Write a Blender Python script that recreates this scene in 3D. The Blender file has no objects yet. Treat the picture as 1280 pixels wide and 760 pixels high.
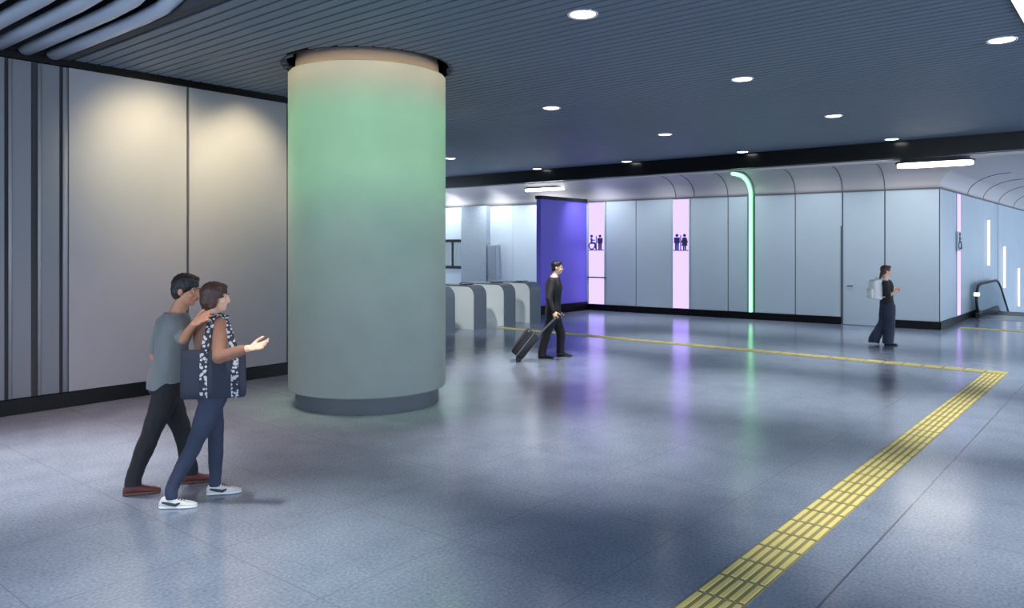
import bpy, bmesh, math, random
import numpy as np
from mathutils import Vector, Matrix, noise, Quaternion

random.seed(7)
R = math.radians
S = bpy.context.scene
COL = S.collection

# ---------------------------------------------------------------- camera
FPX, HOR, EYE = 960.0, 307.0, 2.0
LN = math.hypot(800, FPX)
AX, AY = 800 / LN, FPX / LN            # hall axis seen in camera (right, forward)
YAW = math.atan2(-AY, AX)              # camera right vector in world


def cw(lat, d):                        # camera (right, forward) -> world (x, y)
    return lat * AX + d * AY, -lat * AY + d * AX


cam = bpy.data.cameras.new('camera')
cam.sensor_width = 36
cam.lens = FPX * 36 / 1280
cam.shift_y = -(380 - HOR) / 1280
cam.clip_end = 200
co = bpy.data.objects.new('camera', cam)
COL.objects.link(co)
co.location = (0, 0, EYE)
co.rotation_euler = (R(90), 0, YAW)
S.camera = co

# ---------------------------------------------------------------- materials
def srgb(c):
    return tuple((v / 12.92 if v <= .04045 else ((v + .055) / 1.055) ** 2.4) for v in (x / 255 for x in c))


def mat(name, c, rough=.5, metal=0, spec=.5, nscale=0, namt=0, bump=0, bscale=40, emit=None, es=1, trans=0, lin=False, coat=0):
    m = bpy.data.materials.new(name)
    m.use_nodes = True
    nt = m.node_tree
    b = nt.nodes['Principled BSDF']
    col = (*(c if lin else srgb(c)), 1)
    b.inputs['Base Color'].default_value = col
    b.inputs['Roughness'].default_value = rough
    b.inputs['Metallic'].default_value = metal
    b.inputs['Specular IOR Level'].default_value = spec
    b.inputs['Coat Weight'].default_value = coat
    if trans:
        b.inputs['Transmission Weight'].default_value = trans
    if emit:
        b.inputs['Emission Color'].default_value = (*emit, 1)
        b.inputs['Emission Strength'].default_value = es
    tc = nt.nodes.new('ShaderNodeTexCoord')
    if namt:
        n = nt.nodes.new('ShaderNodeTexNoise')
        n.inputs['Scale'].default_value = nscale
        n.inputs['Detail'].default_value = 6
        nt.links.new(tc.outputs['Object'], n.inputs['Vector'])
        r = nt.nodes.new('ShaderNodeMapRange')
        r.inputs['From Min'].default_value = .3
        r.inputs['From Max'].default_value = .7
        r.inputs['To Min'].default_value = 1 - namt
        r.inputs['To Max'].default_value = 1 + namt
        nt.links.new(n.outputs['Fac'], r.inputs['Value'])
        x = nt.nodes.new('ShaderNodeMix')
        x.data_type = 'RGBA'
        x.blend_type = 'MULTIPLY'
        x.inputs['Factor'].default_value = 1
        x.inputs['A'].default_value = col
        nt.links.new(r.outputs['Result'], x.inputs['B'])
        nt.links.new(x.outputs['Result'], b.inputs['Base Color'])
    if bump:
        n2 = nt.nodes.new('ShaderNodeTexNoise')
        n2.inputs['Scale'].default_value = bscale
        n2.inputs['Detail'].default_value = 5
        nt.links.new(tc.outputs['Object'], n2.inputs['Vector'])
        bp = nt.nodes.new('ShaderNodeBump')
        bp.inputs['Strength'].default_value = bump
        bp.inputs['Distance'].default_value = .01
        nt.links.new(n2.outputs['Fac'], bp.inputs['Height'])
        nt.links.new(bp.outputs['Normal'], b.inputs['Normal'])
    return m


def emis(name, c, s):
    m = bpy.data.materials.new(name)
    m.use_nodes = True
    nt = m.node_tree
    nt.nodes.clear()
    e = nt.nodes.new('ShaderNodeEmission')
    e.inputs['Color'].default_value = (*c, 1)
    e.inputs['Strength'].default_value = s
    o = nt.nodes.new('ShaderNodeOutputMaterial')
    nt.links.new(e.outputs[0], o.inputs[0])
    return m


def floor_material():
    m = mat('polished_granite_floor', (120, 128, 150), rough=.2, spec=.9)
    nt = m.node_tree
    b = nt.nodes['Principled BSDF']
    tc = nt.nodes.new('ShaderNodeTexCoord')
    N = nt.nodes.new
    L = nt.links.new

    def noisetex(s, d):
        n = N('ShaderNodeTexNoise')
        n.inputs['Scale'].default_value = s
        n.inputs['Detail'].default_value = d
        L(tc.outputs['Object'], n.inputs['Vector'])
        return n
    n1, n2 = noisetex(45, 4), noisetex(2.2, 5)
    add = N('ShaderNodeMath'); add.operation = 'MULTIPLY_ADD'
    L(n2.outputs['Fac'], add.inputs[0]); add.inputs[1].default_value = .5
    L(n1.outputs['Fac'], add.inputs[2])
    cr = N('ShaderNodeValToRGB')
    e = cr.color_ramp.elements
    e[0].position = 0; e[0].color = (*srgb((99, 111, 133)), 1)
    e[1].position = 1; e[1].color = (*srgb((140, 153, 173)), 1)
    nr = N('ShaderNodeMapRange'); nr.inputs['From Min'].default_value = .45; nr.inputs['From Max'].default_value = 1.05
    L(add.outputs[0], nr.inputs['Value']); L(nr.outputs['Result'], cr.inputs['Fac'])
    sx = N('ShaderNodeSeparateXYZ'); L(tc.outputs['Object'], sx.inputs[0])

    def joint(sock, off, pitch, wd):
        a = N('ShaderNodeMath'); a.operation = 'SUBTRACT'; L(sock, a.inputs[0]); a.inputs[1].default_value = off
        p = N('ShaderNodeMath'); p.operation = 'PINGPONG'; L(a.outputs[0], p.inputs[0]); p.inputs[1].default_value = pitch / 2
        l = N('ShaderNodeMath'); l.operation = 'LESS_THAN'; L(p.outputs[0], l.inputs[0]); l.inputs[1].default_value = wd
        return l
    jx = joint(sx.outputs['X'], 2.65, 1.1, .004)
    jy = joint(sx.outputs['Y'], 1.42, 1.1, .004)
    mx = N('ShaderNodeMath'); mx.operation = 'MAXIMUM'; L(jx.outputs[0], mx.inputs[0]); L(jy.outputs[0], mx.inputs[1])
    main = joint(sx.outputs['Y'], 1.42, 60, .007)
    mix = N('ShaderNodeMix'); mix.data_type = 'RGBA'
    L(mx.outputs[0], mix.inputs['Factor']); L(cr.outputs['Color'], mix.inputs['A'])
    mix.inputs['B'].default_value = (*srgb((110, 116, 134)), 1)
    mix2 = N('ShaderNodeMix'); mix2.data_type = 'RGBA'
    L(main.outputs[0], mix2.inputs['Factor']); L(mix.outputs['Result'], mix2.inputs['A'])
    mix2.inputs['B'].default_value = (*srgb((86, 90, 103)), 1)
    L(mix2.outputs['Result'], b.inputs['Base Color'])
    rr = N('ShaderNodeMapRange'); rr.inputs['To Min'].default_value = .22; rr.inputs['To Max'].default_value = .30
    b.inputs["Roughness"].default_value = .19
    return m


def pattern_material():
    m = mat('floral_strap', (30, 32, 42), .8)
    nt = m.node_tree
    tc = nt.nodes.new('ShaderNodeTexCoord')
    v = nt.nodes.new('ShaderNodeTexVoronoi'); v.inputs['Scale'].default_value = 42
    nt.links.new(tc.outputs['Object'], v.inputs['Vector'])
    cr = nt.nodes.new('ShaderNodeValToRGB')
    cr.color_ramp.interpolation = 'CONSTANT'
    e = cr.color_ramp.elements
    e[0].position = 0; e[0].color = (*srgb((172, 174, 182)), 1)
    e[1].position = .47; e[1].color = (*srgb((34, 36, 50)), 1)
    nt.links.new(v.outputs['Distance'], cr.inputs['Fac'])
    nt.links.new(cr.outputs['Color'], nt.nodes['Principled BSDF'].inputs['Base Color'])
    return m


M = {}
M['floor'] = floor_material()
M['slat'] = mat('slate_blue_slats', (104, 117, 132), .55, spec=.35)
M['plenum'] = mat('dark_plenum', (30, 35, 44), .9)
M['fin'] = mat('pale_blue_fin', (185, 196, 214), .35, metal=.2)
M['panel'] = mat('grey_metal_panel', (146, 145, 152), .55, metal=.1, nscale=1.5, namt=.03)
M['rib'] = mat('dark_grey_rib', (112, 114, 122), .45, metal=.3)
M['rib2'] = mat('mid_grey_door', (140, 152, 162), .5)
M['gap'] = mat('shadow_gap', (62, 64, 68), .9)
M['black'] = mat('black_base', (4, 4, 6), .4, spec=.2)
M['beam'] = mat('glossy_black_beam', (8, 12, 12), .22)
M['bpanel'] = mat('blue_grey_panel', (176, 188, 198), .4, metal=.1, nscale=.8, namt=.03)
M['wpanel'] = mat('pale_panel', (205, 218, 226), .5, nscale=.8, namt=.02)
M['cove'] = mat('grey_cove', (186, 181, 182), .5)
M['seam'] = mat('cove_seam', (92, 92, 100), .6)
M['pier'] = mat('grey_stone', (166, 178, 188), .7, nscale=14, namt=.08)
M['purple'] = mat('violet_panel', (104, 92, 205), .35)
M['column'] = mat('grey_plaster_column', (128, 135, 138), .55, nscale=2.5, namt=.05)
M['plinth'] = mat('dark_grey_plinth', (82, 88, 96), .45)
M['collar'] = mat('tan_collar', (138, 122, 110), .6)
M['white'] = mat('white_trim', (235, 235, 235), .4)
M['dark'] = mat('dark_metal', (38, 40, 46), .4, metal=.5)
M['steel'] = mat('brushed_steel', (150, 155, 162), .3, metal=.9)
M['lens'] = emis('downlight_lens', (1, .97, .9), 9)
M['bright'] = emis('light_diffuser', (1, .96, .88), 9)
M['linear'] = emis('linear_ceiling_light', (1, 1, 1), 3.0)
M['bar'] = emis('wall_light_bar', (1, .98, .9), 1.5)
M['pink'] = emis('lilac_light_face', (.46, .36, 1.0), 1.95)
M['lilac'] = emis('violet_tube', (.58, .42, 1.0), 1.8)
M['green'] = emis('green_tube', (.38, 1.0, .55), 1.9)
M['sign'] = mat('dark_purple_sign', (48, 40, 78), .5)
M['ybar'] = mat('yellow_tactile_bar', (216, 204, 130), .5)
M['ybase'] = mat('olive_yellow_tile', (142, 134, 90), .6)
M['gate'] = mat('light_grey_gate', (222, 226, 224), .4)
M['gatedk'] = mat('dark_grey_gate_band', (100, 110, 120), .35)
M['glass'] = mat('glass', (215, 232, 235), .05, trans=.9, spec=.5)
M['blind'] = mat('grey_blind', (165, 170, 172), .6)
M['rubber'] = mat('black_rubber', (22, 22, 24), .5)
M['skinm'] = mat('tan_skin', (196, 138, 108), .5, nscale=6, namt=.05)
M['skinw'] = mat('light_skin', (232, 184, 156), .5, nscale=6, namt=.04)
M['eye'] = mat('eye_white', (225, 222, 218), .3)
M['iris'] = mat('dark_iris', (35, 24, 20), .2)
M['lip'] = mat('lips', (170, 96, 88), .5)
M['hairb'] = mat('black_hair', (24, 21, 21), .5, nscale=30, namt=.3, bump=.6, bscale=60)
M['hairr'] = mat('dark_brown_hair', (70, 44, 36), .5, nscale=30, namt=.25, bump=.6, bscale=60)
M['tee'] = mat('grey_blue_shirt', (122, 126, 126), .85, bump=.25, bscale=90)
M['jblack'] = mat('black_denim', (27, 27, 32), .8, bump=.25, bscale=90)
M['brown'] = mat('brown_knit', (134, 96, 80), .85, bump=.3, bscale=120)
M['jblue'] = mat('blue_denim', (46, 54, 76), .8, nscale=5, namt=.2, bump=.25, bscale=90)
M['navy'] = mat('navy_canvas', (38, 44, 60), .85, bump=.25, bscale=120)
M['strap'] = pattern_material()
M['redshoe'] = mat('dark_red_shoe', (92, 40, 38), .6)
M['whsole'] = mat('white_sole', (225, 225, 222), .5)
M['brsole'] = mat('brown_sole', (96, 66, 56), .6)
M['dkshoe'] = mat('charcoal_upper', (46, 48, 58), .6)
M['whshoe'] = mat('white_upper', (206, 208, 208), .6)
M['suit'] = mat('dark_suit', (19, 16, 24), .75, bump=.2, bscale=90)
M['shirtw'] = mat('white_shirt', (230, 225, 232), .7)
M['bshoe'] = mat('black_leather', (18, 17, 19), .3)
M['case'] = mat('black_suitcase', (34, 33, 36), .45)
M['topdk'] = mat('dark_brown_top', (42, 38, 40), .8)
M['pack'] = mat('white_backpack', (242, 242, 240), .7)
M['packg'] = mat('grey_backpack_trim', (150, 150, 150), .7)

# ---------------------------------------------------------------- mesh helpers
def obj(name, bm, m, parent=None, smooth=False, loc=None):
    me = bpy.data.meshes.new(name)
    bmesh.ops.recalc_face_normals(bm, faces=bm.faces)
    bm.to_mesh(me)
    bm.free()
    if smooth is True:
        me.polygons.foreach_set('use_smooth', [True] * len(me.polygons))
    me.materials.append(m)
    o = bpy.data.objects.new(name, me)
    COL.objects.link(o)
    if parent is not None:
        o.parent = parent
    if loc is not None:
        o.location = loc
    if smooth == 'auto':
        me.polygons.foreach_set('use_smooth', [True] * len(me.polygons))
        me.set_sharp_from_angle(angle=R(35))
    return o


def thing(name, label, cat, loc=(0, 0, 0), rz=0, group=None):
    o = bpy.data.objects.new(name, None)
    COL.objects.link(o)
    o.empty_display_size = .1
    o.location = loc
    o.rotation_euler = (0, 0, rz)
    return tag(o, label, cat, group)


def tag(o, label, cat, group=None):
    o['label'] = label
    o['category'] = cat
    if group:
        o['group'] = group
    return o


def struct(o, label=None, cat=None):
    o['kind'] = 'structure'
    if label:
        o['label'] = label
        o['category'] = cat
    return o


def B(bm, x0, x1, y0, y1, z0, z1, mtx=None, bev=0):
    g = bmesh.ops.create_cube(bm, size=1)
    vs = g['verts']
    for v in vs:
        v.co = Vector((x0 + (v.co.x + .5) * (x1 - x0), y0 + (v.co.y + .5) * (y1 - y0), z0 + (v.co.z + .5) * (z1 - z0)))
    if bev:
        es = list({e for v in vs for e in v.link_edges})
        r = bmesh.ops.bevel(bm, geom=es, offset=bev, segments=3, profile=.5, affect='EDGES')
        vs = list({v for f in r['faces'] for v in f.verts} | {v for v in vs if v.is_valid})
        # collect the whole island
        seen, st = set(vs), list(vs)
        while st:
            v = st.pop()
            for e in v.link_edges:
                w = e.other_vert(v)
                if w not in seen:
                    seen.add(w); st.append(w)
        vs = list(seen)
    if mtx is not None:
        for v in vs:
            v.co = mtx @ v.co
    return vs


def box(x0, x1, y0, y1, z0, z1, mtx=None, bev=0):
    bm = bmesh.new()
    B(bm, x0, x1, y0, y1, z0, z1, mtx, bev)
    return bm


def prism(bm, pts, z0, z1, mtx=None):
    """extrude 2-D outline (x, y) from z0 to z1"""
    a = [bm.verts.new((p[0], p[1], z0)) for p in pts]
    b = [bm.verts.new((p[0], p[1], z1)) for p in pts]
    bm.faces.new(a[::-1]); bm.faces.new(b)
    for i in range(len(pts)):
        j = (i + 1) % len(pts)
        bm.faces.new((a[i], a[j], b[j], b[i]))
    if mtx is not None:
        for v in a + b:
            v.co = mtx @ v.co


def ring(c, u, v, n):
    return [c + u * math.cos(2 * math.pi * i / n) + v * math.sin(2 * math.pi * i / n) for i in range(n)]


def loft(bm, rings, cap=True):
    vs = [[bm.verts.new(p) for p in r] for r in rings]
    n = len(rings[0])
    for a, b in zip(vs, vs[1:]):
        for i in range(n):
            j = (i + 1) % n
            bm.faces.new((a[i], a[j], b[j], b[i]))
    if cap:
        bm.faces.new(vs[0][::-1]); bm.faces.new(vs[-1])


def lathe(bm, prof, n=48, c=(0, 0)):
    loft(bm, [[Vector((c[0] + r * math.cos(2 * math.pi * i / n), c[1] + r * math.sin(2 * math.pi * i / n), z)) for i in range(n)] for r, z in prof])


def perp(d):
    d = d.normalized()
    u = d.cross(Vector((0, 0, 1)))
    if u.length < .05:
        u = d.cross(Vector((0, 1, 0)))
    u.normalize()
    return u, d.cross(u).normalized()


def tube(bm, pts, r, n=10):
    pts = [Vector(p) for p in pts]
    rs = r if isinstance(r, (list, tuple)) else [r] * len(pts)
    rings = []
    u = None
    for i, p in enumerate(pts):
        t = (pts[min(i + 1, len(pts) - 1)] - pts[max(i - 1, 0)]).normalized()
        if u is None:
            u, _ = perp(t)
        u = (u - t * u.dot(t)).normalized()
        rings.append(ring(p, u * rs[i], t.cross(u) * rs[i], n))
    loft(bm, rings)


def ribbon(bm, pts, wdirs, w, th):
    """flat strap along pts; wdirs = width direction at each point"""
    rings = []
    pts = [Vector(p) for p in pts]
    for i, p in enumerate(pts):
        t = (pts[min(i + 1, len(pts) - 1)] - pts[max(i - 1, 0)]).normalized()
        wd = Vector(wdirs[i] if isinstance(wdirs, list) else wdirs)
        wd = (wd - t * wd.dot(t)).normalized()
        nn = t.cross(wd)
        rings.append([p + wd * w / 2 + nn * th / 2, p - wd * w / 2 + nn * th / 2, p - wd * w / 2 - nn * th / 2, p + wd * w / 2 - nn * th / 2])
    loft(bm, rings)


# ================================================================ SETTING
CZ = 4.3                                   # slatted ceiling height
LWY = 10.32                                # left wall plane
BX = 18.4                                  # black beam
WT = 3.38                                  # panel wall height at the back
SOF = 3.93                                 # soffit height
CC = Vector((20.47, 3.86))                 # outer corner of the back wall
BD = Vector((-.0615, 1)).normalized()      # back wall runs left from the corner


def bw(s, off=0):                          # point on the back wall, s metres left of the corner, off towards viewer
    p = CC + BD * s
    return p + Vector((-BD.y, BD.x)) * off


def bs(px):                                # s where image column px meets the back wall
    k = (px - 640) / FPX
    dx, dy = k * AX + AY, -k * AY + AX
    # CC + BD s = t (dx,dy)
    det = BD.x * (-dy) - BD.y * (-dx)
    return ((-CC.x) * (-dy) - (-CC.y) * (-dx)) / det


BM4 = Matrix.Translation((CC.x, CC.y, 0)) @ Matrix.Rotation(math.atan2(BD.y, BD.x), 4, 'Z')  # local x = s, +y = towards viewer

# floor
bm = bmesh.new()
B(bm, -6, 25.7, -8, 24, -.2, 0)
struct(obj('floor', bm, M['floor']))

# slatted ceiling, opening round the column, plain plenum above
COLX, COLY = 6.45, 7.80
bm = bmesh.new()
x = 3.86
HOLE = 1.07
while x < BX - .02:
    segs = [(-8, 24)]
    if x < 10.2:
        segs = [(-8, LWY)]
    dx = x + .045 - COLX
    if abs(dx) < HOLE:
        h = math.sqrt(HOLE ** 2 - dx * dx)
        segs = [(-8, COLY - h), (COLY + h, segs[0][1])]
    for a, b in segs:
        if 8.3 < x < 9.9 and a < .4:       # linear light trough interrupts the slats
            B(bm, x, x + .118, a, .45, CZ, CZ + .06)
            B(bm, x, x + .118, 1.03, b, CZ, CZ + .06)
            continue
        B(bm, x, x + .118, a, b, CZ, CZ + .06)
    x += .15
ceil = struct(obj('ceiling', bm, M['slat']))
bm = bmesh.new()
B(bm, -6, BX + .3, -8, 24, 4.75, 4.85)
obj('plenum', bm, M['plenum'], ceil)
bm = bmesh.new()
B(bm, -6, 2.0, -8, LWY, CZ, CZ + .06)
obj('plain_panel', bm, M['slat'], ceil)
for i in range(6):                         # thick rounded fins at the far left of the ceiling
    fx = 2.12 + i * .30
    bm = bmesh.new()
    pts = [(fx, LWY - .02, CZ + .03), (fx, 9.2, CZ + .03), (fx, 8.0, CZ + .03), (fx, 7.5, CZ + .05), (fx, 7.2, CZ + .12), (fx, 7.02, CZ + .24), (fx, 6.95, CZ + .42)]
    rings = []
    for j, p in enumerate(pts):
        p = Vector(p)
        t = (Vector(pts[min(j + 1, 6)]) - Vector(pts[max(j - 1, 0)])).normalized()
        u = Vector((1, 0, 0)); v = t.cross(u)
        rings.append(ring(p, u * .085, v * .065, 14))
    loft(bm, rings)
    obj('ceiling_fin', bm, M['fin'], ceil, True)
bm = bmesh.new()
B(bm, 3.70, 3.80, -8, LWY, CZ - .01, CZ + .1)
obj('edge_rail', bm, M['gap'], ceil)

# left wall
bm = bmesh.new()
B(bm, -6, 10.2, LWY + .05, LWY + .35, 0, 4.75)
B(bm, 9.9, 10.2, LWY + .35, 24, 0, 4.75)
wl = struct(obj('wall_left', bm, M['gap']))
def wpanel(x0, x1, m, d=0):
    bm = box(x0, x1, LWY + d, LWY + .06, .185, 4.21, bev=.008)
    obj('wall_panel', bm, m, wl)
seams = [3.80, 5.35, 6.96, 8.54, 10.2]
for a, b in zip(seams, seams[1:]):
    wpanel(a, b - .035, M['panel'])
for x0 in (2.30, 2.58, 2.86, 3.14, 3.45):
    wpanel(x0 + .035, x0 + .25, M['rib'], .015)
    bm = bmesh.new()
    tube(bm, [(x0 + .03, LWY + .02, .19), (x0 + .03, LWY + .02, 4.2)], .022, 10)
    obj('wall_fin', bm, M['panel'], wl, True)
bm = bmesh.new()
tube(bm, [(3.765, LWY + .02, .19), (3.765, LWY + .02, 4.2)], .03, 10)
obj('wall_fin', bm, M['panel'], wl, True)
wpanel(-6, 2.28, M['rib'], .015)
struct(obj('baseboard_left', box(-6, 10.22, LWY - .02, LWY + .05, 0, .18), M['black']))
struct(obj('trim_1', box(-6, 10.2, LWY - .03, LWY + .05, 4.215, 4.31), M['black']))

# black beam in front of the coved zone
struct(obj('trim_2', box(BX, BX + .25, -8, 24, SOF, 4.75), M['beam']))

# soffit and cove behind the beam (profile swept round the outer corner)
def cove_profile():
    pr = [(0.0, WT)]
    for i in range(1, 11):
        a = math.pi / 2 * i / 10
        pr.append((1.0 * (1 - math.cos(a)), WT + (SOF - WT) * math.sin(a)))
    return pr
pr = cove_profile()
def covept(k, o, z):
    if k == 0:
        p = bw(19.5, o)
    elif k == 1:                            # mitre
        n1 = Vector((-BD.y, BD.x)); n2 = Vector((0, -1))
        mth = (n1 + n2) / (1 + n1.dot(n2))
        p = CC + mth * o
    else:
        p = Vector((44, CC.y - o))
    return Vector((p.x, p.y, z))
bm = bmesh.new()
rows = [[bm.verts.new(covept(k, o, z)) for k in range(3)] for o, z in pr]
for a, b in zip(rows, rows[1:]):
    for k in range(2):
        bm.faces.new((a[k], a[k + 1], b[k + 1], b[k]))
# flat soffit
l0 = rows[-1]
e = [bm.verts.new((BX + .1, 24, SOF)), bm.verts.new((BX + .1, -8, SOF)), bm.verts.new((44, -8, SOF))]
bm.faces.new((l0[0], l0[1], e[1], e[0])); bm.faces.new((l0[1], l0[2], e[2], e[1]))
cv = obj('ceiling_cove', bm, M['cove'], None, 'auto')
struct(cv)
sd = cv.modifiers.new('thickness', 'SOLIDIFY'); sd.thickness = .06; sd.offset = 1
def cove_seam(s, wd=.02, m='seam'):
    bm = bmesh.new()
    pts = [Vector((*bw(s, o + .004), z - .006)) for o, z in pr]
    ribbon(bm, pts, (BD.x, BD.y, 0), wd, .012)
    obj('cove_joint', bm, M[m], cv)
for px in (845, 868, 910, 994, 1053, 1106):
    cove_seam(bs(px))
for xx in (24.0, 26.5, 29.5, 33):
    bm = bmesh.new()
    ribbon(bm, [Vector((xx, CC.y - o - .004, z - .006)) for o, z in pr], (1, 0, 0), .03, .012)
    obj('cove_joint', bm, M['seam'], cv)

# back wall, panels on a dark carcass
bm = bmesh.new()
B(bm, 0, 20, -.4, -.03, 0, WT, BM4)
wb = struct(obj('wall_back', bm, M['gap']))
def bpanel(p0, p1, m='bpanel', z0=.19, z1=WT - .03, name='wall_panel', d=0.0, gap=.012):
    s1, s0 = bs(p0), bs(p1)
    return obj(name, box(s0 + gap, s1 - gap, -.04, d, z0, z1, BM4, .006), M[m], wb)
for p0, p1 in ((757, 795), (795, 840), (863, 910), (910, 935), (943, 994), (994, 1053)):
    bpanel(p0, p1)
obj('wall_panel', box(.02, bs(1106) - .012, -.04, 0, .19, WT - .03, BM4, .006), M['bpanel'], wb)
for p0, p1 in ((540, 641), (641, 676), (676, 735)):
    bpanel(p0, p1, 'wpanel', gap=.004)
obj('wall_panel', box(bs(540), 19.9, -.04, 0, .19, WT - .03, BM4, .006), M['wpanel'], wb)
bm = box(-.02, 20, -.03, .025, WT - .035, WT + .005, BM4)
obj('top_rail', bm, M['seam'], wb)
bm = bmesh.new()
B(bm, bs(1052), bs(735), -.03, .03, 0, .185, BM4)
B(bm, -.03, bs(1107), -.03, .03, 0, .185, BM4)
B(bm, bs(676), 20, -.03, .03, 0, .185, BM4)
struct(obj('baseboard_back', bm, M['black']))

# flush door in the back wall
s1, s0 = bs(1053), bs(1106)
dr = thing('door_1', 'flush blue-grey door in the back wall behind the woman with a white backpack', 'door', (*bw((s0 + s1) / 2), 0), math.atan2(BD.y, BD.x))
dr['kind'] = 'structure'
hw = (s1 - s0) / 2
obj('door_leaf', box(-hw + .015, hw - .02, -.03, .004, .01, WT - .035, None, .004), M['bpanel'], dr)
bm = bmesh.new()
B(bm, hw - .02, hw + .04, -.03, .012, 0, 2.5)
obj('door_frame', bm, M['plinth'], dr)
bm = bmesh.new()
tube(bm, [(hw - .12, .004, .98), (hw - .12, .05, .98), (hw - .26, .05, .98)], .014, 8)
obj('door_handle', bm, M['dark'], dr)

# stone pier, grey cupboard and window on the pale part of the back wall
s1, s0 = bs(582), bs(613)
struct(obj('wall_pier', box(s0, s1, 0, .25, 0, WT - .03, BM4, .01), M['pier']))
ws0, ws1 = bs(582) + .01, bs(549)
wn = thing('window_1', 'wide window with grey blinds in the pale back wall beside the green column', 'window', (*bw(ws0), 0), math.atan2(BD.y, BD.x))
wn['kind'] = 'structure'
zz = lambda y, d: EYE - (y - HOR) / FPX * d
z1, z0 = zz(299, 26), zz(337, 26)
bm = bmesh.new()
B(bm, 0, ws1 - ws0, 0, .05, z0, z0 + .1); B(bm, 0, ws1 - ws0, 0, .05, z1 - .1, z1)
B(bm, ws1 - ws0 - .05, ws1 - ws0, 0, .05, z0 + .1, z1 - .1); B(bm, .52, .60, 0, .045, z0 + .1, z1 - .1)
obj('window_frame', bm, M['black'], wn)
bm = bmesh.new()
q = .01
while q < ws1 - ws0 - .1:
    B(bm, q, q + .07, .005, .02, z0 + .1, z1 - .1); q += .085
obj('vertical_blind', bm, M['blind'], wn)
obj('window_pane', box(.01, ws1 - ws0 - .05, .028, .034, z0 + .1, z1 - .1), M['glass'], wn)

s1, s0 = bs(614.5), bs(625.5)
cb = thing('utility_cabinet', 'tall narrow grey cabinet against the pale back wall beside the stone pier', 'cabinet', (*bw((s0 + s1) / 2), 0), math.atan2(BD.y, BD.x))
h = (s1 - s0) / 2
obj('body', box(-h, h, .03, .22, 0, zz(306, 26), None, .006), M['bpanel'], cb)
obj('door', box(-h + .02, h - .02, .22, .235, .06, zz(306, 26) - .03, None, .004), M['rib2'], cb)
bm = bmesh.new(); tube(bm, [(h - .06, .235, 1.0), (h - .06, .26, 1.02), (h - .06, .26, 1.14), (h - .06, .235, 1.16)], .008, 6)
obj('handle', bm, M['steel'], cb)

# violet partition standing out from the back wall
pa, pb = Vector((17.48, 13.49)), bw(bs(735) + .02, .05)
dv = (pb - pa); L_ = dv.length
PM = Matrix.Translation((pa.x, pa.y, 0)) @ Matrix.Rotation(math.atan2(dv.y, dv.x), 4, 'Z')
wp = struct(obj('wall_partition', box(0, L_, .0, .16, .26, 3.34, PM, .006), M['purple']))
obj('base', box(-.02, L_, -.04, .2, 0, .26, PM), M['black'], wp)
obj('cap', box(-.02, L_, -.03, .19, 3.34, 3.44, PM), M['dark'], wp)

# right-hand wall running away from the corner
bm = bmesh.new()
B(bm, CC.x + .03, 44, CC.y + .03, CC.y + .4, -5, WT)
wr = struct(obj('wall_right', bm, M['gap']))
xs = [20.49, 22.05, 26.55, 28.6, 29.45, 32.2, 35, 39, 44]
for i, (a, b) in enumerate(zip(xs, xs[1:])):
    rec = .02 if i in (3,) else 0
    obj('wall_panel', box(a + .01, b - .01, CC.y + rec, CC.y + .06, .19 if b < 26 else -5, WT - .03, None, .006), M['bpanel'] if i not in (3,) else M['pier'], wr)
obj('top_rail', box(CC.x, 44, CC.y - .02, CC.y + .04, WT - .035, WT + .005), M['seam'], wr)
struct(obj('baseboard_right', box(CC.x - .03, 25.6, CC.y - .03, CC.y + .03, 0, .185), M['black']))
# lower landing beneath the escalator and end of the shaft
struct(obj('wall_shaft', box(25.7, 25.75, -8, CC.y + .03, -5, -.2), M['plinth']))
struct(obj('wall_end', box(44, 44.2, -8, CC.y + .4, -5, 4), M['bpanel']))
struct(obj('floor_lower', box(25.7, 44, -8, CC.y + .4, -5.1, -5), M['floor']))

# ================================================================ COLUMN
ct = thing('round_column', 'fat round plaster column washed with green light, on a recessed dark plinth', 'column', (COLX, COLY, 0))
bm = bmesh.new(); lathe(bm, [(.985, .20), (.998, .215), (.998, 4.165), (.985, 4.18)], 96)
obj('drum', bm, M['column'], ct, 'auto')
bm = bmesh.new(); lathe(bm, [(.909, 0), (.909, .205)], 96)
obj('plinth', bm, M['plinth'], ct, 'auto')
bm = bmesh.new(); lathe(bm, [(.909, 4.175), (.909, 4.33), (.85, 4.75)], 96)
obj('collar', bm, M['collar'], ct, 'auto')
bm = bmesh.new()
n = 96
for (r0, r1, zz0, zz1) in ((HOLE, HOLE + .02, CZ - .004, CZ + .45),):
    loft(bm, [[Vector((r * math.cos(2 * math.pi * i / n), r * math.sin(2 * math.pi * i / n), z)) for i in range(n)] for r, z in ((r0, zz1), (r0, zz0), (r1, zz0), (r1, zz1))], cap=False)
rg = obj('ceiling_ring', bm, M['black'], ceil, 'auto'); rg.location = (COLX, COLY, 0)


POW = 4.2


def spot(name, loc, tgt, e, size, blend, col, rad=.05, parent=None):
    l = bpy.data.lights.new(name, 'SPOT')
    l.energy = e * (1 if 'green' in name else POW); l.spot_size = R(size); l.spot_blend = blend; l.color = col; l.shadow_soft_size = rad
    o = bpy.data.objects.new(name, l); COL.objects.link(o)
    o.location = loc
    o.rotation_euler = (Vector(tgt) - Vector(loc)).to_track_quat('-Z', 'Y').to_euler()
    if parent:
        o.parent = parent
    return o


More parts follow.
